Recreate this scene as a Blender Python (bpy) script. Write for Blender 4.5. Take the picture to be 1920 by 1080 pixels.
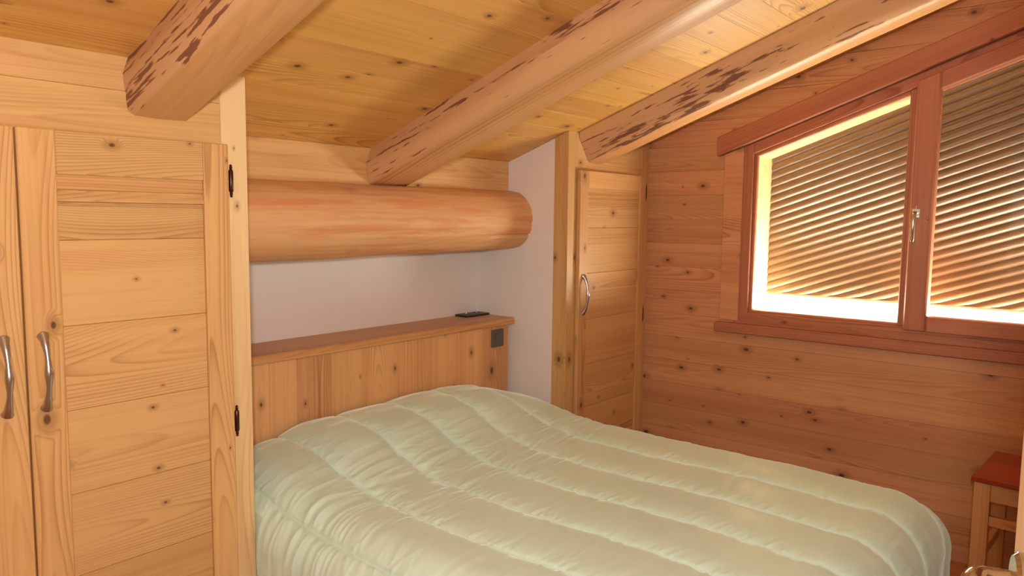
import bpy, bmesh, math, random
import numpy as np
from mathutils import Vector, Matrix

for o in list(bpy.data.objects): bpy.data.objects.remove(o)
SC = bpy.context.scene
COL = SC.collection
R = math.radians
rng = random.Random(7)

# ------------------------------------------------------------------ camera
CAMH = 1.42
def cam_axes(yaw, pit, rol):
    f = Vector((math.sin(yaw)*math.cos(pit), math.cos(yaw)*math.cos(pit), -math.sin(pit)))
    r = Vector((math.cos(yaw), -math.sin(yaw), 0)); u = r.cross(f)
    r2 = math.cos(rol)*r + math.sin(rol)*u; u2 = -math.sin(rol)*r + math.cos(rol)*u
    return r2, u2, f
cr, cu, cf = cam_axes(R(50.42), R(5.47), R(0.606))
cd = bpy.data.cameras.new('camera'); cam = bpy.data.objects.new('camera', cd); COL.objects.link(cam)
cd.sensor_width = 36; cd.lens = 1393.15/1920*36; cd.clip_start = .02
m = Matrix((cr, cu, -cf)).transposed().to_4x4(); m.translation = (0, 0, CAMH)
cam.matrix_world = m
SC.camera = cam

# ------------------------------------------------------------------ world, sun, daylight, exposure
W = bpy.data.worlds.new('sky'); SC.world = W; W.use_nodes = True
bg = W.node_tree.nodes['Background']; bg.inputs[0].default_value = (.86, .93, 1, 1); bg.inputs[1].default_value = 2.2
def lamp(name, typ, loc, d, energy, color, **kw):
    L = bpy.data.lights.new(name, typ); L.energy = energy; L.color = color
    for k, v in kw.items(): setattr(L, k, v)
    o = bpy.data.objects.new(name, L); COL.objects.link(o); o.location = loc
    o.rotation_euler = Vector(d).to_track_quat('-Z', 'Y').to_euler()
    return o
lamp('sun', 'SUN', (8, -3, 9), (-.75, .25, -.75), 9, (1, .95, .86), angle=R(.6))
# sunlit snow glare lying on the outer sill below the shutter
lamp('sill_daylight', 'AREA', (3.865, .69, .985), (0, 0, 1), 200, (1, .93, .74), shape='RECTANGLE', size=1.36, size_y=.44).rotation_euler = (math.pi, 0, R(90))
# flash of the camera, standing in the doorway
lamp('camera_flash', 'AREA', (-.05, -.04, 1.53), (1, .80, -.10), 30, (1, .97, .95), shape='RECTANGLE', size=.10, size_y=.10)
SC.view_settings.view_transform = 'Standard'; SC.view_settings.look = 'None'
SC.view_settings.gamma = 1; SC.view_settings.use_curve_mapping = False
SC.view_settings.exposure = 0

# ------------------------------------------------------------------ materials
def nodes(name):
    M = bpy.data.materials.new(name); M.use_nodes = True
    return M, M.node_tree, M.node_tree.nodes['Principled BSDF']
class NT:
    """small helper for building node graphs"""
    def __init__(s, nt): s.nt = nt
    def n(s, t, **kw):
        x = s.nt.nodes.new(t)
        for k, v in kw.items(): setattr(x, k, v)
        return x
    def put(s, sock, v):
        if hasattr(v, 'is_output'): s.nt.links.new(v, sock)
        else: sock.default_value = v
    def m(s, op, a, b=None, c=None, clamp=False):
        x = s.n('ShaderNodeMath', operation=op, use_clamp=clamp)
        for i, v in enumerate((a, b, c)):
            if v is not None: s.put(x.inputs[i], v)
        return x.outputs[0]
    def comb(s, a, b, c):
        x = s.n('ShaderNodeCombineXYZ')
        for i, v in enumerate((a, b, c)): s.put(x.inputs[i], v)
        return x.outputs[0]
    def noise(s, vec, scale, detail=2, rough=.5):
        x = s.n('ShaderNodeTexNoise'); s.put(x.inputs['Vector'], vec)
        x.inputs['Scale'].default_value = scale; x.inputs['Detail'].default_value = detail; x.inputs['Roughness'].default_value = rough
        return x.outputs[0]
    def remap(s, v, a, b, c, d, smooth=False):
        x = s.n('ShaderNodeMapRange'); x.interpolation_type = 'SMOOTHSTEP' if smooth else 'LINEAR'
        s.put(x.inputs[0], v)
        for i, q in enumerate((a, b, c, d)): s.put(x.inputs[1+i], q)
        return x.outputs[0]
    def mix(s, f, a, b, mode='MIX'):
        x = s.n('ShaderNodeMix', data_type='RGBA', blend_type=mode)
        s.put(x.inputs[0], f); s.put(x.inputs[6], a); s.put(x.inputs[7], b)
        return x.outputs[2]
def rgb(r, g, b):
    f = lambda c: ((c/255+.055)/1.055)**2.4 if c > 10 else c/255/12.92
    return (f(r), f(g), f(b), 1)

PINE = (rgb(220, 176, 116), rgb(194, 138, 78), rgb(86, 50, 30))
def wood(name, axis='x', cols=PINE, ring=.0048, knots=1.0, kscale=6.0, patch=0, rough=.42, streak=1.0, slope=False, round_=False, vary=.16, ringdark=.75, blotch=None, wander=.11):
    M, nt, P = nodes(name); g = NT(nt)
    tc = g.n('ShaderNodeTexCoord').outputs['Object']
    rnd = g.n('ShaderNodeObjectInfo').outputs['Random']
    sx = g.n('ShaderNodeSeparateXYZ'); g.put(sx.inputs[0], tc)
    X, Y, Z = sx.outputs
    if slope:                               # grain follows the roof slope
        c, s_ = math.cos(SLA), math.sin(SLA)
        Y2 = g.m('SUBTRACT', g.m('MULTIPLY', Y, c), g.m('MULTIPLY', Z, s_))
        Z = g.m('ADD', g.m('MULTIPLY', Y, s_), g.m('MULTIPLY', Z, c)); Y = Y2
    ax = {'x': (X, Z, Y), 'y': (Y, Z, X), 'z': (Z, g.m('ADD', X, g.m('MULTIPLY', Y, .9)), Y), 'xf': (X, Y, Z), 'yx': (Y, X, Z)}[axis]   # grain, across, through
    G = g.m('ADD', ax[0], g.m('MULTIPLY', rnd, 37.0)); A, B = ax[1], ax[2]
    seed = g.m('MULTIPLY', rnd, 91.0)
    r2 = g.m('FRACT', g.m('MULTIPLY', rnd, 17.7))
    n1 = g.noise(g.comb(g.m('MULTIPLY', G, .55), g.m('MULTIPLY', A, 1.2), seed), 1.3, 1)
    # knots
    vec = g.comb(g.m('MULTIPLY', G, .62), g.m('ADD', A, seed), B if round_ else 0.0)
    vo = g.n('ShaderNodeTexVoronoi', feature='F1', voronoi_dimensions='3D' if round_ else '2D')
    g.put(vo.inputs['Vector'], vec); vo.inputs['Scale'].default_value = kscale; vo.inputs['Randomness'].default_value = 1
    d = g.m('DIVIDE', vo.outputs['Distance'], kscale)
    vc = g.n('ShaderNodeSeparateColor'); g.put(vc.inputs[0], vo.outputs['Color'])
    rad = g.m('MULTIPLY', g.m('MULTIPLY', g.m('POWER', vc.outputs[0], 2.0), .0105*knots), g.m('GREATER_THAN', vc.outputs[1], .22))
    has = g.m('GREATER_THAN', rad, .0012)
    kmask = g.m('MULTIPLY', g.remap(d, g.m('MULTIPLY', rad, .5), g.m('ADD', rad, .0004), 1, 0, True), has)
    halo = g.m('MULTIPLY', g.remap(d, rad, g.m('ADD', g.m('MULTIPLY', rad, 3.4), .003), 1, 0, True), has)
    # growth rings: distance from a pith line that wanders under the surface
    a = g.m('ADD', g.m('ADD', A, g.m('MULTIPLY', g.m('SUBTRACT', r2, .5), .10)), g.m('MULTIPLY', g.m('SUBTRACT', n1, .5), wander*2))
    b = g.m('ADD', g.m('MULTIPLY', B, 1.0 if round_ else 0.6), g.m('ADD', g.m('MULTIPLY', n1, .10), g.m('MULTIPLY', rnd, .05)))
    rr = g.m('SQRT', g.m('ADD', g.m('MULTIPLY', a, a), g.m('MULTIPLY', b, b)))
    rr = g.m('ADD', rr, g.m('MULTIPLY', halo, .010))
    fib = g.noise(g.comb(g.m('MULTIPLY', G, 1.6), g.m('MULTIPLY', A, 70), g.m('ADD', g.m('MULTIPLY', B, 70), seed)), 1.0, 2, .6)
    band = g.noise(g.comb(g.m('MULTIPLY', G, .5), g.m('MULTIPLY', A, 10), g.m('ADD', g.m('MULTIPLY', B, 10), seed)), 1.0, 1)
    rr = g.m('ADD', rr, g.m('MULTIPLY', band, .012))
    ph = g.m('FRACT', g.m('DIVIDE', rr, ring))
    late = g.m('MULTIPLY', g.m('POWER', ph, 2.4), g.remap(ph, .88, 1, 1, 0))
    late = g.m('MULTIPLY', late, g.remap(band, .35, .65, .25, 1.0))
    t = g.m('ADD', g.m('MULTIPLY', late, ringdark), g.m('MULTIPLY', g.m('SUBTRACT', fib, .5), 1.1*streak))
    t = g.m('ADD', g.m('ADD', t, .12), g.m('MULTIPLY', g.m('SUBTRACT', band, .5), .9), clamp=True)
    c = g.mix(t, cols[0], cols[1])
    bold = g.m('MULTIPLY', g.m('MULTIPLY', g.m('POWER', ph, 5.0), g.remap(ph, .93, 1, 1, 0)), g.remap(n1, .50, .62, 0, .0 if round_ else .7, True))
    c = g.mix(g.m('MAXIMUM', bold, g.m('MULTIPLY', halo, .5)), c, tuple(q*.55 for q in cols[1][:3])+(1,))
    if patch:                               # bark remnants left on hewn timber, strung along the grain
        pn = g.noise(g.comb(g.m('MULTIPLY', G, 5.5), g.m('MULTIPLY', A, 60), g.m('ADD', g.m('MULTIPLY', B, 60), seed)), 1.0, 3, .6)
        big = g.noise(g.comb(g.m('MULTIPLY', G, 1.8), g.m('MULTIPLY', A, 7), g.m('MULTIPLY', B, 7)), 1.0, 1)
        pm = g.remap(g.m('ADD', pn, g.m('MULTIPLY', big, .38)), .780, .818, 0, .85, True)
        c = g.mix(g.remap(big, .35, .6, .0, .55), c, rgb(208, 164, 126))
        c = g.mix(pm, c, rgb(112, 60, 40))
    if blotch:
        pn = g.noise(g.comb(g.m('MULTIPLY', G, 2.2), g.m('MULTIPLY', A, 19), g.m('ADD', g.m('MULTIPLY', B, 19), seed)), 1.0, 3, .6)
        c = g.mix(g.remap(pn, .5, .66, 0, .6, True), c, blotch)
    val = g.m('ADD', g.m('MULTIPLY', rnd, vary), 1-vary*.6)
    hs = g.n('ShaderNodeHueSaturation'); hs.inputs['Saturation'].default_value = 1.0
    g.put(hs.inputs['Value'], val); g.put(hs.inputs['Hue'], g.remap(r2, 0, 1, .494, .503)); g.put(hs.inputs['Color'], c)
    c = g.mix(g.m('MULTIPLY', kmask, .85), hs.outputs[0], cols[2])
    g.put(P.inputs['Base Color'], c)
    P.inputs['Roughness'].default_value = rough
    P.inputs['Specular IOR Level'].default_value = .45
    return M
def plain(name, col, rough=.5, metal=0, spec=.5, bump=0, bscale=60, coat=0):
    M, nt, P = nodes(name); g = NT(nt)
    tc = g.n('ShaderNodeTexCoord').outputs['Object']
    nz = g.noise(tc, 14, 3)
    c = g.mix(g.m('MULTIPLY', nz, .10), col, tuple(x*.8 for x in col[:3])+(1,))
    g.put(P.inputs['Base Color'], c)
    P.inputs['Roughness'].default_value = rough; P.inputs['Metallic'].default_value = metal; P.inputs['Specular IOR Level'].default_value = spec
    P.inputs['Coat Weight'].default_value = coat
    if bump:
        bp = g.n('ShaderNodeBump'); bp.inputs['Strength'].default_value = bump; bp.inputs['Distance'].default_value = .002
        g.put(bp.inputs['Height'], g.noise(tc, bscale, 3)); g.put(P.inputs['Normal'], bp.outputs[0])
    return M
SLA = R(19.5); SLP = .354
MT = {}
MT['x'] = wood('pine_along_x', 'x')                                  # upright boards with grain left to right
MT['z'] = wood('pine_upright', 'z')                                  # upright members
MT['zp'] = wood('pale_pine_upright', 'z', (rgb(240, 208, 156), rgb(220, 172, 114), rgb(110, 66, 40)), ring=.011, kscale=8)
MT['ceil'] = wood('pine_ceiling', 'xf', (rgb(222, 172, 94), rgb(194, 132, 64), rgb(84, 46, 24)), knots=1.05, kscale=8, vary=.12)
MT['wall'] = wood('pine_window_wall', 'y', (rgb(214, 158, 112), rgb(184, 120, 76), rgb(80, 42, 28)), knots=1.05, kscale=8)
MT['zh'] = wood('pine_headboard', 'z', (rgb(230, 178, 122), rgb(200, 136, 80), rgb(84, 44, 26)), knots=1.5, kscale=6.5)
RED = (rgb(192, 126, 92), rgb(160, 92, 62), rgb(88, 44, 30))
MT['wy'] = wood('larch_window_y', 'y', RED, ring=.007, knots=.4)
MT['wz'] = wood('larch_window_upright', 'z', RED, ring=.007, knots=.5)
MT['ws'] = wood('larch_window_slope', 'y', RED, ring=.007, knots=.4, slope=True)
MT['shelf'] = wood('larch_shelf', 'xf', (rgb(222, 164, 108), rgb(180, 112, 62), rgb(88, 44, 24)), ring=.008, knots=.4)
MT['beam'] = wood('hewn_spruce_beam', 'y', (rgb(222, 172, 118), rgb(198, 138, 86), rgb(130, 84, 60)), ring=.02, knots=1.8, kscale=3.5, patch=1.12, slope=True, round_=True, streak=.6, ringdark=.3, rough=.5)
MT['beamflat'] = wood('sawn_spruce_beam', 'y', (rgb(218, 166, 108), rgb(190, 130, 78), rgb(120, 76, 50)), ring=.009, knots=1.2, kscale=5, slope=True)
MT['log'] = wood('peeled_log', 'x', (rgb(222, 174, 120), rgb(202, 144, 90), rgb(92, 50, 30)), ring=.02, knots=1.6, kscale=5, round_=True, ringdark=.5, streak=1.5, blotch=rgb(214, 134, 82), rough=.58)
MT['liner'] = wood('pale_reveal_lining', 'z', (rgb(240, 214, 160), rgb(226, 190, 130), rgb(150, 100, 60)), knots=.5)
MT['doorleaf'] = wood('pale_door_leaf', 'z', (rgb(232, 190, 140), rgb(214, 160, 106), rgb(120, 70, 40)), knots=.4)
MT['stool'] = wood('beech_stool_upright', 'z', (rgb(214, 160, 104), rgb(194, 132, 76), rgb(110, 60, 30)), knots=.0)
MT['stooly'] = wood('beech_stool_rail', 'y', (rgb(214, 160, 104), rgb(194, 132, 76), rgb(110, 60, 30)), knots=.0)
MT['seat'] = wood('mahogany_stained_seat', 'yx', (rgb(160, 66, 26), rgb(134, 50, 20), rgb(70, 26, 12)), knots=.0, rough=.3)
MT['floor'] = wood('floor_board', 'yx', (rgb(190, 128, 78), rgb(160, 98, 56), rgb(80, 42, 24)))
MT['plaster'] = plain('white_plaster', rgb(238, 229, 223), .55, bump=.12, bscale=120)
MT['steel'] = plain('brushed_steel', rgb(190, 184, 178), .28, 1)
MT['chrome'] = plain('polished_steel', rgb(200, 196, 190), .12, 1)
MT['bronze'] = plain('dark_bronze', rgb(86, 54, 44), .3, .9)
MT['white_metal'] = plain('silver_window_handle', rgb(232, 230, 228), .25, .5)
MT['grey_plastic'] = plain('anthracite_plastic', rgb(92, 84, 76), .45)
MT['dark_plastic'] = plain('black_plastic', rgb(44, 40, 38), .4)
MT['slat'] = plain('brown_shutter_slat', rgb(112, 80, 50), .34, .0, .6)
MT['snow'] = plain('snow', rgb(240, 242, 246), .7)
MT['sheet'] = plain('mattress_ticking', rgb(225, 220, 208), .8)
# window glass: clear sheet with surface reflection
M, nt, P = nodes('window_glass'); g = NT(nt)
nt.nodes.remove(P)
out = nt.nodes['Material Output']; tr = g.n('ShaderNodeBsdfTransparent'); gl = g.n('ShaderNodeBsdfGlossy'); gl.inputs['Roughness'].default_value = .02
fr = g.n('ShaderNodeFresnel'); fr.inputs[0].default_value = 1.45
mx = g.n('ShaderNodeMixShader'); g.put(mx.inputs[0], fr.outputs[0]); g.put(mx.inputs[1], tr.outputs[0]); g.put(mx.inputs[2], gl.outputs[0]); g.put(out.inputs[0], mx.outputs[0])
MT['glass'] = M
# satin quilt cover
M, nt, P = nodes('satin_quilt'); g = NT(nt)
tc = g.n('ShaderNodeTexCoord').outputs['Object']
c = g.mix(g.remap(g.noise(tc, 3, 2), .3, .7, 0, 1), rgb(209, 237, 217), rgb(215, 239, 221)); g.put(P.inputs['Base Color'], c)
P.inputs['Roughness'].default_value = .30; P.inputs['Specular IOR Level'].default_value = .8; P.inputs['Sheen Weight'].default_value = .8; P.inputs['Sheen Tint'].default_value = (.86, 1, .88, 1); P.inputs['Sheen Roughness'].default_value = .4
bp = g.n('ShaderNodeBump'); bp.inputs['Strength'].default_value = .2; bp.inputs['Distance'].default_value = .002
mp = g.n('ShaderNodeMapping'); g.put(mp.inputs[0], tc); mp.inputs['Scale'].default_value = (40, 90, 40); mp.inputs['Rotation'].default_value = (0, 0, .5)
g.put(bp.inputs['Height'], g.noise(mp.outputs[0], 1, 3)); g.put(P.inputs['Normal'], bp.outputs[0])
MT['quilt'] = M

# ------------------------------------------------------------------ helpers
WL = {}
def thing(name, label, cat, loc=(0, 0, 0), group=None):
    o = bpy.data.objects.new(name, None); COL.objects.link(o); o.location = loc; o.empty_display_size = .1
    WL[o] = Vector(loc); o['label'] = label; o['category'] = cat
    if group: o['group'] = group
    return o
def tag(o, label, cat, group=None):
    o['label'] = label; o['category'] = cat
    if group: o['group'] = group
    return o
def link(o, origin, parent):
    COL.objects.link(o); WL[o] = Vector(origin)
    if parent is not None: o.parent = parent; o.location = WL[o]-WL[parent]
    else: o.location = origin
    return o
def mk(name, verts, faces, mat, parent=None, smooth=None, origin=None):
    """verts in world space; one mesh object with its origin inside the piece"""
    v = [Vector(p) for p in verts]
    if origin is None:
        lo = Vector([min(p[i] for p in v) for i in range(3)]); hi = Vector([max(p[i] for p in v) for i in range(3)])
        origin = (lo+hi)/2
    origin = Vector(origin)
    me = bpy.data.meshes.new(name); me.from_pydata([p-origin for p in v], [], faces); me.update()
    bm = bmesh.new(); bm.from_mesh(me); bmesh.ops.recalc_face_normals(bm, faces=bm.faces); bm.to_mesh(me); bm.free()
    if smooth is not None:
        me.shade_smooth(); me.set_sharp_from_angle(angle=R(smooth))
    me.materials.append(MT[mat] if isinstance(mat, str) else mat)
    return link(bpy.data.objects.new(name, me), origin, parent)
def from_bm(name, bm, mat, parent=None, smooth=None, origin=None):
    bm.verts.ensure_lookup_table(); bm.verts.index_update()
    vs = [v.co.copy() for v in bm.verts]; fs = [[v.index for v in f.verts] for f in bm.faces]; bm.free()
    return mk(name, vs, fs, mat, parent, smooth, origin)
def box(name, x, y, z, mat, parent=None, bev=.0015, rot=0, pivot=None, origin=None, seg=1):
    bm = bmesh.new(); bmesh.ops.create_cube(bm, size=1)
    for v in bm.verts:
        v.co = Vector((x[0]+(v.co.x+.5)*(x[1]-x[0]), y[0]+(v.co.y+.5)*(y[1]-y[0]), z[0]+(v.co.z+.5)*(z[1]-z[0])))
    if bev: bmesh.ops.bevel(bm, geom=bm.edges[:], offset=bev, segments=seg, affect='EDGES')
    if rot:
        bmesh.ops.rotate(bm, verts=bm.verts[:], cent=pivot, matrix=Matrix.Rotation(rot, 3, 'Z'))
    return from_bm(name, bm, mat, parent, None if seg == 1 else 40, origin)
def prism(name, poly, x, mat, parent=None, bev=0, axis='x'):
    """polygon in (y,z) pushed along x, or in (x,z) pushed along y"""
    n = len(poly); vs = []
    for q in x:
        for a, b in poly: vs.append((q, a, b) if axis == 'x' else (a, q, b))
    fs = [list(range(n)), list(range(n, 2*n))]+[[i, (i+1) % n, n+(i+1) % n, n+i] for i in range(n)]
    bm = bmesh.new(); bv = [bm.verts.new(v) for v in vs]
    for f in fs: bm.faces.new([bv[i] for i in f])
    bmesh.ops.recalc_face_normals(bm, faces=bm.faces)
    if bev: bmesh.ops.bevel(bm, geom=bm.edges[:], offset=bev, segments=1, affect='EDGES')
    return from_bm(name, bm, mat, parent)
def columns(name, cols_, x, mat, parent=None):
    """board on an x=const wall from a list of (y, zlow, zhigh) columns"""
    vs = []; fs = []
    for y, a, b in cols_:
        for q in x: vs += [(q, y, a), (q, y, b)]
    n = len(cols_)
    for i in range(n-1):
        a = 4*i; b = a+4
        fs += [[a, a+1, b+1, b], [a+2, b+2, b+3, a+3], [a, b, b+2, a+2], [a+1, a+3, b+3, b+1]]
    fs += [[0, 2, 3, 1], [4*n-4, 4*n-3, 4*n-1, 4*n-2]]
    return mk(name, vs, fs, mat, parent)
def tube(name, pts, rads, mat, parent=None, seg=12, flat=None):
    """round bar through pts; rads = radius or (r_side, r_up) per point"""
    pts = [Vector(p) for p in pts]; vs = []; fs = []
    up = Vector((.31, .17, .93)); n = len(pts); prev = None
    for i, p in enumerate(pts):
        t = (pts[min(i+1, n-1)]-pts[max(i-1, 0)]).normalized()
        if prev is None: a = t.cross(up).normalized()
        else: a = (prev-t*prev.dot(t)).normalized()
        prev = a; b = t.cross(a); r = rads[i]; ra, rb = r if isinstance(r, tuple) else (r, r)
        for k in range(seg):
            th = 2*math.pi*k/seg; vs.append(p+a*math.cos(th)*ra+b*math.sin(th)*rb)
    for i in range(n-1):
        for k in range(seg):
            fs.append([i*seg+k, i*seg+(k+1) % seg, (i+1)*seg+(k+1) % seg, (i+1)*seg+k])
    fs += [list(range(seg)), list(range((n-1)*seg, n*seg))]
    return mk(name, vs, fs, mat, parent, 40)
def lathe(name, prof, c, mat, parent=None, axis='z', seg=16):
    vs = []; fs = []; n = len(prof)
    for r, h in prof:
        for k in range(seg):
            th = 2*math.pi*k/seg; a, b = r*math.cos(th), r*math.sin(th)
            vs.append((c[0]+a, c[1]+b, c[2]+h) if axis == 'z' else (c[0]+a, c[1]+h, c[2]+b) if axis == 'y' else (c[0]+h, c[1]+a, c[2]+b))
    for i in range(n-1):
        for k in range(seg): fs.append([i*seg+k, i*seg+(k+1) % seg, (i+1)*seg+(k+1) % seg, (i+1)*seg+k])
    fs += [list(range(seg)), list(range((n-1)*seg, n*seg))]
    return mk(name, vs, fs, mat, parent, 40)
def structure(o):
    o['kind'] = 'structure'; return o
def vnoise(x, y, seed=0):
    """smooth value noise for arrays"""
    x = np.asarray(x, float); y = np.asarray(y, float)
    xi = np.floor(x).astype(np.int64); yi = np.floor(y).astype(np.int64)
    fx = x-xi; fy = y-yi; fx = fx*fx*(3-2*fx); fy = fy*fy*(3-2*fy)
    def h(a, b):
        n = (a*374761393+b*668265263+seed*974711) & 0x7fffffff
        n = ((n ^ (n >> 13))*1274126177) & 0x7fffffff
        n = n ^ (n >> 16)
        return (n & 0xffff)/32767.5-1
    a = h(xi, yi)*(1-fx)+h(xi+1, yi)*fx; b = h(xi, yi+1)*(1-fx)+h(xi+1, yi+1)*fx
    return a*(1-fy)+b*fy

# ------------------------------------------------------------------ room shell
XW = 3.504          # window wall face
YF = 1.967          # cupboard fronts
YH = 2.27           # headboard shelf front
YB = 2.52           # white back wall
XN = 2.772          # white niche side wall
XP = 1.178          # right side of wardrobe
YBK = -.85          # wall behind
def ceil(y): return 1.684+(2.32-y)*SLP
nY = Vector((0, SLP, 1)).normalized()

structure(box('floor', (-1.4, 3.72), (-.97, 2.66), (-.1, 0), 'floor', None, 0))
cl = structure(prism('ceiling', [(YBK-.12, ceil(YBK-.12)+.02), (2.7, ceil(2.7)+.02), (2.7, ceil(2.7)+.16), (YBK-.12, ceil(YBK-.12)+.16)], (-.1, 4.3), 'snow'))
# ceiling boards, one mesh shared by all
bw = .128; c_ = .0005; gp = .00025; th = .0175
L0 = 2.33; prof = [(gp+c_, 0), (bw-gp-c_, 0), (bw-gp, c_), (bw-gp, th), (gp, th), (gp, c_)]
sdir = Vector((0, -math.cos(SLA), math.sin(SLA))); ndir = Vector((0, math.sin(SLA), math.cos(SLA)))
base = Vector((0, L0, ceil(L0)))
nb = int((L0-YBK)/math.cos(SLA)/bw)+1
proto = None
for i in range(nb):
    org = base+sdir*(bw*i)+Vector((XW/2, 0, 0))
    if proto is None:
        vs = []
        for xx in (0.021, XW-.001):
            for a, b in prof: vs.append(Vector((xx, 0, 0))+base+sdir*a+ndir*b)
        n = len(prof)
        proto = mk('plank', vs, [list(range(n)), list(range(n, 2*n))]+[[k, (k+1) % n, n+(k+1) % n, n+k] for k in range(n)], 'ceil', cl, None, org)
    else:
        link(proto.copy(), org, cl)

# headboard wall of white plaster, niche side wall, board above the log
structure(box('wall_back', (-.1, 3.6), (YB, YB+.14), (0, 1.86), 'plaster', None, 0))
structure(prism('wall_niche', [(2.046, 0), (YB, 0), (YB, ceil(YB)), (2.046, ceil(2.046)-.002)], (XN, XN+.06), 'plaster'))
t4 = structure(prism('trim_4', [(2.32, 1.50), (2.345, 1.50), (2.345, ceil(2.345)+.004), (2.32, ceil(2.32)-.001)], (XP-.02, XN), 'x'))

# wall beside the door opening (behind and left of the camera) and the wall behind
lw = [(-.12, YBK, -.13), (-.12, .72, YF+.6)]
structure(columns('wall_left', [(.72, 0, ceil(.72)), (YB, 0, ceil(YB))], (-.1, .02), 'plaster'))
structure(columns('wall_entry', [(YBK, 0, ceil(YBK)), (-.13, 0, ceil(-.13))], (-.1, .02), 'plaster'))
structure(columns('wall_lintel', [(-.13, 2.04, ceil(-.13)), (.72, 2.04, ceil(.72))], (-.1, .02), 'plaster'))
structure(prism('wall_front', [(-.1, 0), (3.62, 0), (3.62, 2.84), (-.1, 2.84)], (YBK-.1, YBK), 'plaster', axis='y'))
structure(box('wall_landing', (-1.4, -1.3), (-.97, 2.6), (0, 2.9), 'plaster', None, 0))
structure(box('wall_landing_end', (-1.3, -.1), (-.97, -.9), (0, 2.9), 'plaster', None, 0))
structure(box('wall_landing_side', (-1.3, -.1), (1.5, 1.6), (0, 2.9), 'plaster', None, 0))
structure(box('ceiling_landing', (-1.4, -.1), (-.97, 2.6), (2.9, 3.0), 'plaster', None, 0))

# window wall: backing with the opening, then boards
FY0, FY1 = -.15, 1.459         # frame outer edges
def wtop(y): return 1.719+.070+(1.386-y)*SLP    # outer top of the frame
FZ0 = .935
def wall_cols(z0, z1, y0, y1, clipc=True):
    """columns of one board row, split where the window interrupts it -> list of column lists"""
    ys = {y0, y1, FY0, FY1}
    for z in (z0, z1):
        ys.add(1.386-(z-1.789)/SLP); ys.add(2.32-(z-1.684)/SLP)
    ys = sorted(y for y in ys if y0-1e-6 <= y <= y1+1e-6)
    runs = []; cur = []
    for a, b in zip(ys[:-1], ys[1:]):
        if b-a < 1e-5: continue
        mid = (a+b)/2
        inside = FY0 < mid < FY1
        def lo(y): return max(z0, wtop(y)) if inside and z1 > FZ0+1e-6 else z0
        def hi(y): return min(z1, ceil(y)-.001)
        ok = hi(mid) > lo(mid)+1e-4
        if ok:
            seg = [(a, lo(a), max(hi(a), lo(a))), (b, lo(b), max(hi(b), lo(b)))]
            if cur and abs(cur[-1][0]-a) < 1e-6 and abs(cur[-1][1]-seg[0][1]) < .004: cur.append(seg[1])
            else:
                if cur: runs.append(cur)
                cur = seg
        else:
            if cur: runs.append(cur)
            cur = []
    if cur: runs.append(cur)
    return runs
def plain_cols(y0, y1):
    return [(y0, 0, ceil(y0)+.02), (y1, 0, ceil(y1)+.02)]
bmv = []; bmf = []
def addcols(cols_, x):
    off = len(bmv)
    for y, a, b in cols_:
        for q in x: bmv.extend([(q, y, a), (q, y, b)])
    n = len(cols_)
    for i in range(n-1):
        a = off+4*i; b = a+4
        bmf.extend([[a, a+1, b+1, b], [a+2, b+2, b+3, a+3], [a, b, b+2, a+2], [a+1, a+3, b+3, b+1]])
    bmf.extend([[off, off+2, off+3, off+1], [off+4*n-4, off+4*n-3, off+4*n-1, off+4*n-2]])
XB = (XW+.0185, XW+.20)
addcols(plain_cols(YBK, FY0), XB); addcols(plain_cols(FY1, 2.66), XB)
addcols([(FY0, 0, FZ0), (FY1, 0, FZ0)], XB); addcols([(FY0, wtop(FY0), ceil(FY0)+.02), (FY1, wtop(FY1), ceil(FY1)+.02)], XB)
wr = structure(mk('wall_right', bmv, bmf, 'wall'))
pitch = .1222; rows = [1.661-pitch*13+pitch*i for i in range(26)]
rows[0] = max(rows[0], .0)
zrow = [0.0]+[z for z in rows if z > .05]
for z0, z1 in zip(zrow[:-1], zrow[1:]):
    for run in wall_cols(z0+.0005, z1-.0005, YBK+.001, 1.985):
        if run[-1][0]-run[0][0] > .02: columns('plank', run, (XW, XW+.018), 'wall', wr)

# ------------------------------------------------------------------ window
wn = structure(thing('window_1', 'reddish wooden window with sloping top and two panes', 'window', (XW, .65, FZ0)))
del wn['category']; del wn['label']
FX = (XW-.012, XW+.02)
GZ0 = .982                       # glass bottom
def gtop(y): return 1.719+(1.386-y)*SLP
def member(name, pts, x, mat, parent=wn, bev=.003): return prism(name, pts, x, mat, parent, bev)
# fixed frame
member('frame_jamb', [(FY1, FZ0), (1.402, FZ0), (1.402, wtop(1.402)), (FY1, wtop(FY1))], FX, 'wz')
member('frame_jamb', [(FY0, FZ0), (FY0+.06, FZ0), (FY0+.06, wtop(FY0+.06)), (FY0, wtop(FY0))], FX, 'wz')
member('frame_head', [(1.402, wtop(1.402)-.052), (FY0+.06, wtop(FY0+.06)-.052), (FY0+.06, wtop(FY0+.06)), (1.402, wtop(1.402))], FX, 'ws')
member('frame_rail', [(1.402, FZ0), (FY0+.06, FZ0), (FY0+.06, FZ0+.036), (1.402, FZ0+.036)], FX, 'wy')
member('mullion', [(.742, FZ0+.036), (.69, FZ0+.036), (.69, wtop(.69)-.052), (.742, wtop(.742)-.052)], (XW-.006, XW+.08), 'wz')
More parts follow.
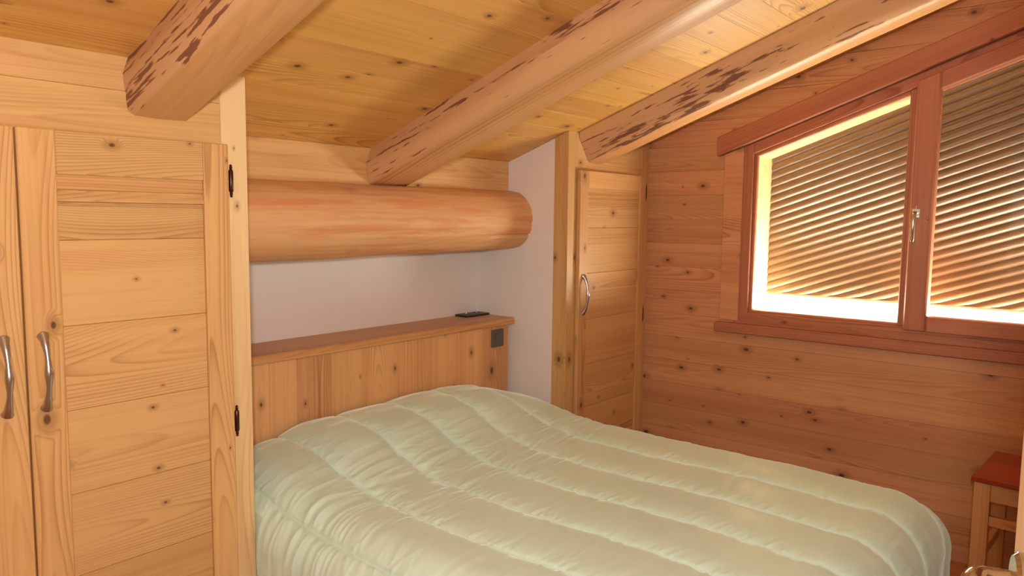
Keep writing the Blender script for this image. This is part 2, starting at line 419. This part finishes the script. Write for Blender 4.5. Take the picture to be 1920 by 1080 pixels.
# glazing beads of the fixed pane
BX = (XW+.002, XW+.020)
member('glazing_bead', [(1.402, FZ0+.036), (1.386, GZ0), (1.386, gtop(1.386)), (1.402, wtop(1.402)-.052)], BX, 'wz', wn, .002)
member('glazing_bead', [(1.402, wtop(1.402)-.052), (1.386, gtop(1.386)), (.742, gtop(.742)), (.742, wtop(.742)-.052)], BX, 'ws', wn, .002)
member('glazing_bead', [(1.402, FZ0+.036), (1.386, GZ0), (.742, GZ0), (.742, FZ0+.036)], BX, 'wy', wn, .002)
mk('pane', [(XW+.012, 1.39, GZ0-.005), (XW+.012, .738, GZ0-.005), (XW+.012, .738, gtop(.738)+.005), (XW+.012, 1.39, gtop(1.39)+.003)], [[0, 1, 2, 3]], 'glass', wn)
# opening sash on the right, standing proud of the frame
sash = member('sash', [(.715, FZ0+.022), (.628, FZ0+.022), (.628, wtop(.628)-.030), (.715, wtop(.715)-.030)], (XW-.030, XW+.035), 'wz', wn, .006)
SXR = -.02; SX = (XW-.030, XW+.035)
member('sash_stile', [(SXR-.08, FZ0+.022), (SXR, FZ0+.022), (SXR, wtop(SXR)-.030), (SXR-.08, wtop(SXR-.08)-.030)], SX, 'wz', sash, .006)
member('sash_rail', [(.628, FZ0+.022), (SXR, FZ0+.022), (SXR, 1.022), (.628, 1.022)], SX, 'wy', sash, .005)
member('sash_rail', [(.628, gtop(.628)-.034), (SXR, gtop(SXR)-.034), (SXR, wtop(SXR)-.030), (.628, wtop(.628)-.030)], SX, 'ws', sash, .005)
mk('pane', [(XW+.012, .632, 1.015), (XW+.012, SXR-.004, 1.015), (XW+.012, SXR-.004, gtop(SXR)-.03), (XW+.012, .632, gtop(.632)-.03)], [[0, 1, 2, 3]], 'glass', wn)
# handle of the sash
hx = XW-.030; hy = .688
bm = bmesh.new()
pl = bmesh.ops.create_cube(bm, size=1)
for v in bm.verts: v.co = Vector((hx-.005+v.co.x*.012, hy+v.co.y*.028, 1.452+v.co.z*.062))
bmesh.ops.bevel(bm, geom=[e for e in bm.edges if abs((e.verts[0].co-e.verts[1].co).x) > .005], offset=.0125, segments=4, affect='EDGES')
hp = from_bm('window_handle', bm, 'white_metal', wn, 40)
hp['label'] = 'silver window handle turned down'
tube('lever', [(hx-.008, hy, 1.452), (hx-.035, hy, 1.452), (hx-.043, hy, 1.446), (hx-.046, hy+.001, 1.43), (hx-.046, hy+.002, 1.39), (hx-.044, hy+.002, 1.345), (hx-.042, hy+.002, 1.336)],
     [.009, .009, .0095, .009, .0085, .0095, .005], 'chrome', hp)
lathe('latch_stud', [(.006, 0), (.006, -.006), (.003, -.009)], (hx, .645, 1.43), 'chrome', wn, 'x', 10)
# pale lining of the reveal outside the glass, outer sill
OX = (XW+.0205, XW+.215)
member('reveal_lining', [(FY1, FZ0), (1.386, FZ0), (1.386, gtop(1.386)), (FY1, gtop(FY1)+.06)], OX, 'liner', wn, 0)
member('reveal_lining', [(1.386, gtop(1.386)), (-.02, gtop(-.02)), (-.02, gtop(-.02)+.06), (1.386, gtop(1.386)+.06)], OX, 'liner', wn, 0)
member('reveal_lining', [(FY0, FZ0), (-.02, FZ0), (-.02, gtop(-.02)), (FY0, gtop(FY0)+.06)], OX, 'liner', wn, 0)
member('outer_sill', [(FY0-.05, .90), (FY1+.05, .90), (FY1+.05, .972), (FY0-.05, .972)], (XW+.05, XW+.62), 'snow', wn, 0)

# casing boards around the window
structure(prism('trim_1', [(1.542, .925), (1.448, .925), (1.448, wtop(1.448)), (1.542, wtop(1.542))], (XW-.018, XW), 'wall', None, .002))
hd = [(1.576, 1.724), (YBK+.01, 1.724+(1.576-YBK-.01)*SLP), (YBK+.01, 1.724+.092+(1.576-YBK-.01)*SLP), (1.576, 1.816)]
structure(prism('trim_2', hd, (XW-.042, XW), 'ws', None, .004))
structure(prism('trim_3', [(1.562, .864), (YBK+.05, .864), (YBK+.05, .912), (1.562, .912)], (XW-.036, XW), 'wy', None, .004))
structure(prism('trim_5', [(1.47, .912), (FY0-.01, .912), (FY0-.01, .948), (1.47, .948)], (XW-.016, XW+.01), 'wy', None, .002))

# ------------------------------------------------------------------ roller shutter outside the glass
sh = thing('roller_shutter', 'brown roller shutter of sloping slats lowered outside the window', 'shutter', (XW+.19, .68, 1.057))
XS = XW+.19; pp = .0392*math.cos(SLA)
k = 0; ybeg, yend = 1.384, -.018
s0 = gtop(ybeg)+.014
while True:
    ztl = s0-.0392*k            # top of this slat at its left end
    if ztl+(ybeg-yend)*SLP < 1.06: break
    bm = bmesh.new(); grid = []
    for yy in (ybeg, yend):
        zt = ztl+(ybeg-yy)*SLP; row = []
        for j in range(6):
            u = j/5; row.append(bm.verts.new((XS-.009*math.sin(math.pi*min(1, u*1.0)) - .001*u, yy, zt-u*.0392)))
        for j in range(6):
            u = 1-j/5; row.append(bm.verts.new((XS+.006, yy, zt-u*.0392)))
        grid.append(row)
    for j in range(12): bm.faces.new([grid[0][j], grid[0][(j+1) % 12], grid[1][(j+1) % 12], grid[1][j]])
    bm.faces.new(grid[0]); bm.faces.new(grid[1])
    bmesh.ops.bisect_plane(bm, geom=bm.verts[:]+bm.edges[:]+bm.faces[:], plane_co=(0, 0, 1.057), plane_no=(0, 0, -1), clear_outer=True)
    if len(bm.faces): from_bm('slat', bm, 'slat', sh, 50)
    else: bm.free()
    k += 1
box('bottom_bar', (XS-.006, XS+.008), (yend, ybeg), (1.047, 1.0585), 'slat', sh)
# snowy ground outside
structure(box('ground_outside', (XW+.25, 40), (-30, 30), (-.6, -.5), 'snow', None, 0))

# ------------------------------------------------------------------ ceiling beams and log
def beam(name, label, xl, xr, b0, b1, yend, dep, seed, bul=.026):
    rg = np.random.RandomState(seed)
    ys = np.linspace(yend, YBK+.01, 46); vs = []; fs = []
    us = [-.085, .12, .28, .44, .60, .78, .92]
    n = 0
    for i, y in enumerate(ys):
        z = ceil(y)
        w = [vnoise(y*2.1, q*1.7+seed*9.3, seed) for q in range(8)]
        left = [(xl+(b0-xl)*max(u_, 0)-bul*(1+.35*w[0])*math.sin(math.pi*min(max(u_, 0)*.93+.04, 1))+.006*vnoise(y*6, u_*7+seed, 3), -u_*dep) for u_ in us]
        right = [(xr+(b1-xr)*max(u_, 0)+bul*(1+.35*w[1])*math.sin(math.pi*min(max(u_, 0)*.93+.04, 1))+.006*vnoise(y*6, u_*7+seed+40, 3), -u_*dep) for u_ in us]
        bot = [(b0+.006*w[2]-.002, -dep+.004), (b0+.003+.006*w[2], -dep), (.5*(b0+b1), -dep-.001+.003*w[4]), (b1-.003+.006*w[3], -dep), (b1+.006*w[3]+.002, -dep+.004)]
        ring = left+bot+right[::-1]
        n = len(ring)
        for a, b in ring: vs.append((a, y, z+b+(.004*w[5] if b < 0 else 0)))
    for i in range(len(ys)-1):
        for k in range(n): fs.append([i*n+k, i*n+(k+1) % n, (i+1)*n+(k+1) % n, (i+1)*n+k])
    fs += [list(range(n)), list(range((len(ys)-1)*n, len(ys)*n))]
    o = mk(name, vs, fs, 'beam', None, 38)
    o.data.materials.append(MT['beamflat'])          # the sawn underside carries no bark
    for i in range(len(ys)-1):
        for k in (8, 9): o.data.polygons[i*n+k].material_index = 1
    return tag(o, label, 'beam', 'hewn beams under the sloping ceiling')
beam('ceiling_beam', 'thick hewn wooden beam ending above the left wardrobe doors', .862, 1.020, .861, 1.004, YF, .142, 3, .024)
beam('ceiling_beam', 'hewn wooden beam ending on top of the horizontal log', 1.932, 2.125, 1.918, 2.110, 2.318, .143, 5, .024)
beam('ceiling_beam', 'hewn wooden beam above the narrow closet, nearest the window', 2.852, 3.10, 2.936, 3.058, YF, .130, 8, .010)

# the peeled log lying across the niche
bm = bmesh.new(); NS, NL = 72, 60; ring = []
xs = np.linspace(XP-.015, XN+.003, NL)
for i, x in enumerate(xs):
    row = []
    for k in range(NS):
        th = 2*math.pi*k/NS
        r = .1385+.004*math.sin(x*2.3+1)*math.cos(th-1)+.003*float(vnoise(x*3, k*.25 % 18, 2))+.0016*float(vnoise(x*9, k*.6, 5))
        # drying cracks: grooves on the room side
        fr_ = (x-2.30)/.35
        if k == 42 and fr_ > 0: r -= .010*min(1, fr_)
        if k == 40 and x < 2.45: r -= .0035
        if k == 37 and x > 2.66: r -= .006
        row.append(bm.verts.new((x, 2.307+r*math.cos(th), 1.402+r*math.sin(th)*1.01)))
    ring.append(row)
for i in range(NL-1):
    for k in range(NS): bm.faces.new([ring[i][k], ring[i][(k+1) % NS], ring[i+1][(k+1) % NS], ring[i+1][k]])
bm.faces.new(ring[0]); bm.faces.new(ring[-1])
tag(from_bm('log_beam', bm, 'log', None, 35), 'round peeled log lying across the niche above the headboard', 'log')

# ------------------------------------------------------------------ cupboards
def bow_handle(x, y, z0, z1, parent, d=.028):
    """slim arched pull with flared feet"""
    pts = []; rads = []; N = 18
    for i in range(N+1):
        u = i/N; z = z0+(z1-z0)*u
        out = d*math.sin(math.pi*u)**.62
        pts.append((x, y-out-.002, z))
        e = abs(2*u-1)
        r = .0075-.003*max(0, math.sin(math.pi*min(1, e*1.15)))**1.5
        if e > .82: r = .0045+.0065*((e-.82)/.18)**.8
        rads.append((r*1.25, r))
    pts = [(x, y+.001, z0-.0015)]+pts+[(x, y+.001, z1+.0015)]; rads = [(.011, .009)]+rads+[(.011, .009)]
    return tube('handle', pts, rads, 'steel', parent)
def hinge(x, y, zc, parent, h=.092):
    pr = [(.0012, 0), (.0042, .003), (.0030, .006), (.0048, .010), (.0032, .013), (.0058, .017), (.0058, .0185), (.0066, .020), (.0066, h/2-.0008), (.0052, h/2-.0004)]
    pr = pr+[(r, h-z) for r, z in pr[::-1]]
    return lathe('hinge', [(r, z-h/2) for r, z in pr], (x, y, zc), 'bronze', parent, 'z', 12)
def cup_door(par, x0, x1, z0, z1, stl, strr, rail, seams, bead, y0=YF-.022, y1=YF-.002):
    pan = box('door', (x0+.01, x1-.01), (y0+.0185, y1), (z0+.01, z1-.01), 'x', par, 0)
    box('stile', (x0, x0+stl), (y0, y1), (z0, z1), 'z', pan, .0025)
    box('stile', (x1-strr, x1), (y0, y1), (z0, z1), 'z', pan, .0025)
    a, b = x0+stl+.0004, x1-strr-.0004
    box('rail', (a, b), (y0+.0006, y1), (z1-rail, z1-.0003), 'x', pan, .0025)
    box('rail', (a, b), (y0+.0006, y1), (z0, z0+.11), 'x', pan, .0025)
    zt = z1-rail
    if bead:                                   # moulding across the top of the panel
        box('plank', (a, b), (y0+.007, y1-.001), (bead+.026, zt), 'x', pan, .001)
        poly = [(y0+.007, bead+.026), (y0+.0140, bead+.024), (y0+.0140, bead+.020), (y0+.006, bead+.006), (y0+.004, bead+.002), (y0+.004, bead-.002), (y0+.0130, bead-.0055), (y0+.0130, bead-.008), (y0+.0085, bead-.010), (y0+.0085, bead-.012), (y1-.001, bead-.012), (y1-.001, bead+.026)]
        prism('moulding', poly, (a, b), 'x', pan)
        zt = bead-.012
    for s in list(seams)+[z0+.11]:
        box('plank', (a, b), (y0+.0085, y1-.001), (s+.0004, zt-.0004), 'x', pan, .0016); zt = s
    return pan

# left wardrobe
wd = thing('wardrobe', 'built-in pine wardrobe with panelled doors at the left', 'wardrobe', (.6, 2.2, 0))
SM = (1.353, 1.146, .938, .728, .518, .308)
d1 = cup_door(wd, .594, 1.108, .07, 1.612, .079, .073, .103, SM, 1.448)
d2 = cup_door(wd, .072, .5895, .07, 1.612, .073, .079, .103, SM, 1.448)
bow_handle(.627, YF-.022, .958, 1.132, d1); bow_handle(.547, YF-.022, .958, 1.132, d2)
for z in (1.512, .824, .2): hinge(1.117, YF-.016, z, d1)
for z in (1.512, .824, .2): hinge(.063, YF-.016, z, d2)
prism('post', [(YF, 0), (YF+.022, 0), (YF+.022, ceil(YF+.022)), (YF, ceil(YF))], (1.100, XP), 'zp', wd, .002)
prism('post', [(YF, 0), (YF+.022, 0), (YF+.022, ceil(YF+.022)), (YF, ceil(YF))], (.022, .075), 'zp', wd, .002)
prism('side_panel', [(YF+.022, 0), (YB, 0), (YB, ceil(YB)), (YF+.022, ceil(YF+.022))], (XP-.02, XP), 'z', wd)
box('frieze_board', (.075, 1.0995), (YF+.0015, YF+.02), (1.590, 1.7245), 'x', wd, .001)
prism('frieze_board', [(YF+.0015, 1.7250), (YF+.02, 1.7250), (YF+.02, ceil(YF+.02)), (YF+.0015, ceil(YF+.0015))], (.075, 1.0995), 'x', wd)
box('post', (.56, .63), (YF, YF+.022), (.07, 1.60), 'z', wd)
box('plinth', (.075, 1.1), (YF+.012, YF+.03), (0, .075), 'x', wd)

# narrow closet between niche and window wall
cs = thing('closet', 'narrow pine closet with one panelled door beside the window wall', 'closet', (3.14, 2.2, 0))
d3 = cup_door(cs, 2.838, 3.436, .07, 1.637, .068, .058, .080, (1.372, 1.158, .940, .722, .512, .302), 1.520)
bow_handle(2.872, YF-.022, .975, 1.148, d3)
for z in (1.555, .915, .2): hinge(3.446, YF-.014, z, d3)
prism('post', [(YF, 0), (2.046, 0), (2.046, ceil(2.046)), (YF, ceil(YF))], (XN-.002, 2.847), 'z', cs, .002)
prism('post', [(YF, 0), (YF+.022, 0), (YF+.022, ceil(YF+.022)), (YF, ceil(YF))], (3.425, XW-.001), 'z', cs, .002)
prism('frieze_board', [(YF+.0015, 1.60), (YF+.02, 1.60), (YF+.02, ceil(YF+.02)), (YF+.0015, ceil(YF+.0015))], (2.847, 3.425), 'x', cs)
box('plinth', (2.832, 3.425), (YF+.012, YF+.03), (0, .075), 'x', cs)

# ------------------------------------------------------------------ headboard
hb = thing('headboard', 'pine headboard of upright planks with a deep shelf on top', 'headboard', (1.97, 2.4, 0))
sm = [XP+.002, 1.30, 1.436, 1.549, 1.70, 1.87, 2.043, 2.135, 2.227, 2.394, 2.557, 2.742]
for a, b in zip(sm[:-1], sm[1:]):
    box('plank', (a+.0004, b-.0004), (YH+.016, YH+.036), (0, .9025), 'zh', hb, .0014)
box('shelf', (XP+.001, XN-.001), (YH, YB-.001), (.903, .934), 'shelf', hb, .003)
box('side_panel', (2.722, 2.742), (YH+.037, YB-.001), (0, .9025), 'z', hb)

# light switch
sw = thing('light_switch', 'dark grey square light switch on the headboard', 'switch', (2.655, YH+.016, .845))
box('plate', (2.614, 2.696), (YH+.006, YH+.0158), (.803, .886), 'grey_plastic', sw, .002)
box('rocker', (2.634, 2.676), (YH+.002, YH+.006), (.823, .867), 'grey_plastic', sw, .0015)
# double socket lying on the shelf
so = thing('socket_plate', 'black double socket set into the headboard shelf', 'socket', (2.68, 2.468, .9342))
box('plate', (2.598, 2.762), (2.425, 2.509), (.9342, .944), 'dark_plastic', so, .003)
for x in (2.642, 2.718):
    lathe('well', [(.021, 0), (.021, .0015), (.018, .0015), (.016, .0004)], (x, 2.467, .944), 'grey_plastic', so, 'z', 20)
    lathe('pin', [(.005, 0), (.005, .006), (.003, .009)], (x, 2.474, .9444), 'chrome', so, 'z', 10)

# ------------------------------------------------------------------ bed
bd = thing('bed', 'double bed base and mattress hidden under the quilt', 'bed', (1.92, 1.3, 0))
box('mattress', (1.26, 2.56), (.44, 2.24), (.26, .455), 'sheet', bd, .03, seg=3)
box('base', (1.27, 2.55), (.45, 2.24), (.12, .26), 'x', bd, .006)
for x in (1.33, 2.44):
    for y in (.52, 2.12): box('leg', (x, x+.05), (y, y+.05), (0, .12), 'z', bd)

# quilt
NU, NV = 620, 860
seams = np.array([1.20, 1.44, 1.681, 1.918, 2.155, 2.403, 2.64])
sL, sR = -.26, 1.92          # arc coordinate across, 0 = left bend
s = np.linspace(.80, 3.02, NU); t = np.linspace(2.262, -.06, NV)     # across (x like), along (y like)
S, T = np.meshgrid(s, t)
def bend(d, r):
    """arc length past an edge -> (outward, drop) for a rounded edge of radius r then a vertical hang"""
    a = np.clip(d/r, 0, math.pi/2)
    return r*np.sin(a), r*(1-np.cos(a))+np.maximum(d-r*math.pi/2, 0)
xl, xr, yf = 1.315, 2.585, .56
dl = np.maximum(xl-S, 0); dr = np.maximum(S-xr, 0); df = np.maximum(yf-T, 0)
ol, zl = bend(dl, .135); orr, zr = bend(dr, .105); of, zf = bend(df, .17)
Xp = np.where(S < xl, xl-ol, np.where(S > xr, xr+orr, S)); Yp = np.where(T < yf, yf-of, T)
drop = ((zl+zr)**3+zf**3)**(1/3)
# pillow rise, read off the seams
py = np.array([-1, .6, .9, 1.3, 1.6, 1.70, 1.78, 1.87, 1.97, 2.08, 2.18, 2.24, 2.30]); pz = np.array([.518, .518, .528, .526, .527, .531, .547, .582, .630, .660, .664, .650, .625])
base_z = np.interp(T, py, pz)
kk = np.ones(9)/9
base_z = np.apply_along_axis(lambda v: np.convolve(np.pad(v, 4, mode='edge'), kk, 'valid'), 0, base_z)
rise = base_z-.527
wx = np.interp(S, [.8, 1.15, 1.35, 1.55, 1.74, 1.92, 2.05, 2.2, 2.38, 2.52, 2.68, 3], [.3, .5, .62, .95, 1.0, 1.02, 1.07, 1.06, .92, .6, .25, 0])
base_z = .546+np.where(rise > 0, rise*wx, rise)
# the pillow's front edge wanders a little from seam to seam
# quilted channels: 7 seams across, puffed in between
sa = np.concatenate(([.735, .965], np.array([1.21, 1.44, 1.681, 1.918, 2.155, 2.403, 2.652, 2.90, 3.14])))
wv = .006*vnoise(T*3, S*0+4.2, 11)+.003*vnoise(T*11, S*0, 12)
Sq = S+wv
idx = np.clip(np.searchsorted(sa, Sq)-1, 0, len(sa)-2)
u = (Sq-sa[idx])/(sa[idx+1]-sa[idx]); wd_ = (sa[idx+1]-sa[idx])
ds = np.minimum(u, 1-u)*wd_
e = np.abs(2*u-1)
puff = (1-e**3.0)**.9
amp = .0165+.006*np.clip(rise/.13, 0, 1)
amp = amp*(1-.55*np.clip((T-1.98)/.16, 0, 1))*(1+.18*vnoise(T*4+idx*7.7, idx*3.1, 21))
disp = amp*puff
# crosswise gathers pulled by the stitching, strongest near the seams and where the quilt bends up over the pillows
gat = np.exp(-ds/.035)
fold = np.exp(-((T-1.74)/.17)**2)
tilt = T+.55*(S-1.2)*0+ds*.5
fine = lambda a, b, sd: 1-2*np.abs(vnoise(a, b, sd))          # sharp creases
n_a = vnoise(tilt*85+idx*13.3, ds*9+idx, 31); n_b = fine(tilt*36+idx*5.1, ds*6+idx*2, 32)
ph_ = T-S*.08+.02*vnoise(S*5, T*5, 40); pa = S+T*.08
n_c = fine(ph_*46, pa*4.5, 33); n_d = vnoise(ph_*15, pa*3.2, 34); n_e = fine(ph_*24+3, pa*3.0, 38)
near = np.clip(1.55-.62*(S-1.1), .3, 1.4)
disp += gat*(.0016*n_a+.0022*n_b)*np.minimum(1, ds/.006)
disp += (.0007+.0024*fold*near)*n_c*np.minimum(1, ds/.02)
disp += (.0006+.0025*fold*near)*n_e*np.minimum(1, ds/.03)
disp += (.0012+.0025*fold)*n_d
leftw = np.clip((1.36-S)/.2, 0, 1)
disp += leftw*(.0028*fine(T*17+S*4+2.5*vnoise(S*6, T*6, 39), S*7+T*2, 35)+.006*vnoise(T*8+S*3, S*4, 36))*np.minimum(1, ds/.03)
disp -= .0035*np.exp(-(ds/.005)**2)
footw = np.clip((.5-T)/.2, 0, 1)
disp += footw*.004*vnoise(S*26, T*3, 37)*np.minimum(1, ds/.03)
Zp = base_z-drop
# normals of the base surface
def grad(Pa): return np.gradient(Pa, axis=0), np.gradient(Pa, axis=1)
P0 = np.stack([Xp, Yp, Zp], -1)
dv = np.gradient(P0, axis=0); du = np.gradient(P0, axis=1)
nr = np.cross(dv, du); nr /= np.linalg.norm(nr, axis=-1, keepdims=True)+1e-12
if nr[NV//2, NU//2, 2] < 0: nr = -nr
Pq = P0+nr*disp[..., None]
Pq[..., 2] = np.maximum(Pq[..., 2], .10)
Pq[..., 1] = np.minimum(Pq[..., 1], YH+.012)
# keep the quilt inside the niche and clear of wardrobe side
inn = Pq[..., 1] > YF-.03
Pq[..., 0] = np.where(inn, np.maximum(Pq[..., 0], XP+.004), Pq[..., 0])
verts = Pq.reshape(-1, 3).tolist()
ii = (np.arange(NV-1)[:, None]*NU+np.arange(NU-1)[None, :]).reshape(-1)
faces = np.stack([ii, ii+1, ii+NU+1, ii+NU], -1).tolist()
me = bpy.data.meshes.new('quilt'); me.from_pydata(verts, [], faces); me.update(); me.shade_smooth()
me.materials.append(MT['quilt'])
q = link(bpy.data.objects.new('quilt', me), (0, 0, 0), None)
tag(q, 'pale green satin quilt with stitched channels covering the bed', 'quilt')

# ------------------------------------------------------------------ stool by the window wall
st = thing('stool', 'small wooden stool with dark red-brown seat below the window', 'stool', (3.24, .19, 0))
pv = Vector((3.03, .373, 0)); rt = R(-3.5)
box('seat', (3.03, 3.43), (-.01, .373), (.500, .520), 'seat', st, .003, rt, pv)
for x in (3.04, 3.37):
    for y in (.315, .0): box('leg', (x, x+.042), (y, y+.050), (0, .4995), 'stool', st, .002, rt, pv)
for x in (3.046, 3.376):
    box('apron', (x, x+.02), (.0505, .3145), (.435, .4995), 'stooly', st, .0015, rt, pv)
    box('stretcher', (x+.004, x+.024), (.0505, .3145), (.345, .38), 'stooly', st, .0015, rt, pv)
for y in (.33, .015):
    box('apron', (3.0825, 3.3695), (y, y+.02), (.435, .4995), 'stooly', st, .0015, rt, pv)
    box('stretcher', (3.0825, 3.3695), (y, y+.02), (.20, .235), 'stooly', st, .0015, rt, pv)

# ------------------------------------------------------------------ open entrance door at the right edge
H0 = Vector((-.03, -.122, 0)); E0 = Vector((.752, .057, 0))
dd = (E0-H0).normalized(); dn = Vector((-dd.y, dd.x, 0)); Ld = (E0-H0).length
def dp(a, b, z): return H0+dd*a+dn*b+Vector((0, 0, z))
vs = [dp(a, b, z) for z in (.008, 2.02) for a, b in ((0, 0), (Ld, 0), (Ld, -.04), (0, -.04))]
door = structure(mk('door_1', vs, [[0, 1, 2, 3], [4, 5, 6, 7], [0, 1, 5, 4], [1, 2, 6, 5], [2, 3, 7, 6], [3, 0, 4, 7]], 'doorleaf'))
hz = 1.134; ha = Ld-.062
bm = bmesh.new()
def ringpts(o_, r): return [bm.verts.new(dp(ha, o_, hz)+dd*(r*math.cos(2*math.pi*k/28))+Vector((0, 0, r*math.sin(2*math.pi*k/28)))) for k in range(28)]
rs = [ringpts(o_, r) for o_, r in ((0, .026), (.006, .026), (.009, .023), (.009, .0))]
for a, b in zip(rs[:-1], rs[1:]):
    for k in range(28): bm.faces.new([a[k], a[(k+1) % 28], b[(k+1) % 28], b[k]])
bmesh.ops.remove_doubles(bm, verts=bm.verts[:], dist=1e-5)
rose = from_bm('door_handle', bm, 'chrome', door, 40); rose['label'] = 'polished steel lever handle'
pts = [dp(ha, .008, hz), dp(ha, .020, hz), dp(ha-.002, .028, hz), dp(ha-.008, .0335, hz), dp(ha-.018, .036, hz), dp(ha-.06, .037, hz), dp(ha-.11, .036, hz-.001), dp(ha-.122, .035, hz-.001)]
tube('lever', pts, [.0105, .0105, .011, .0115, .0115, .0112, .0105, .006], 'chrome', rose, 18)
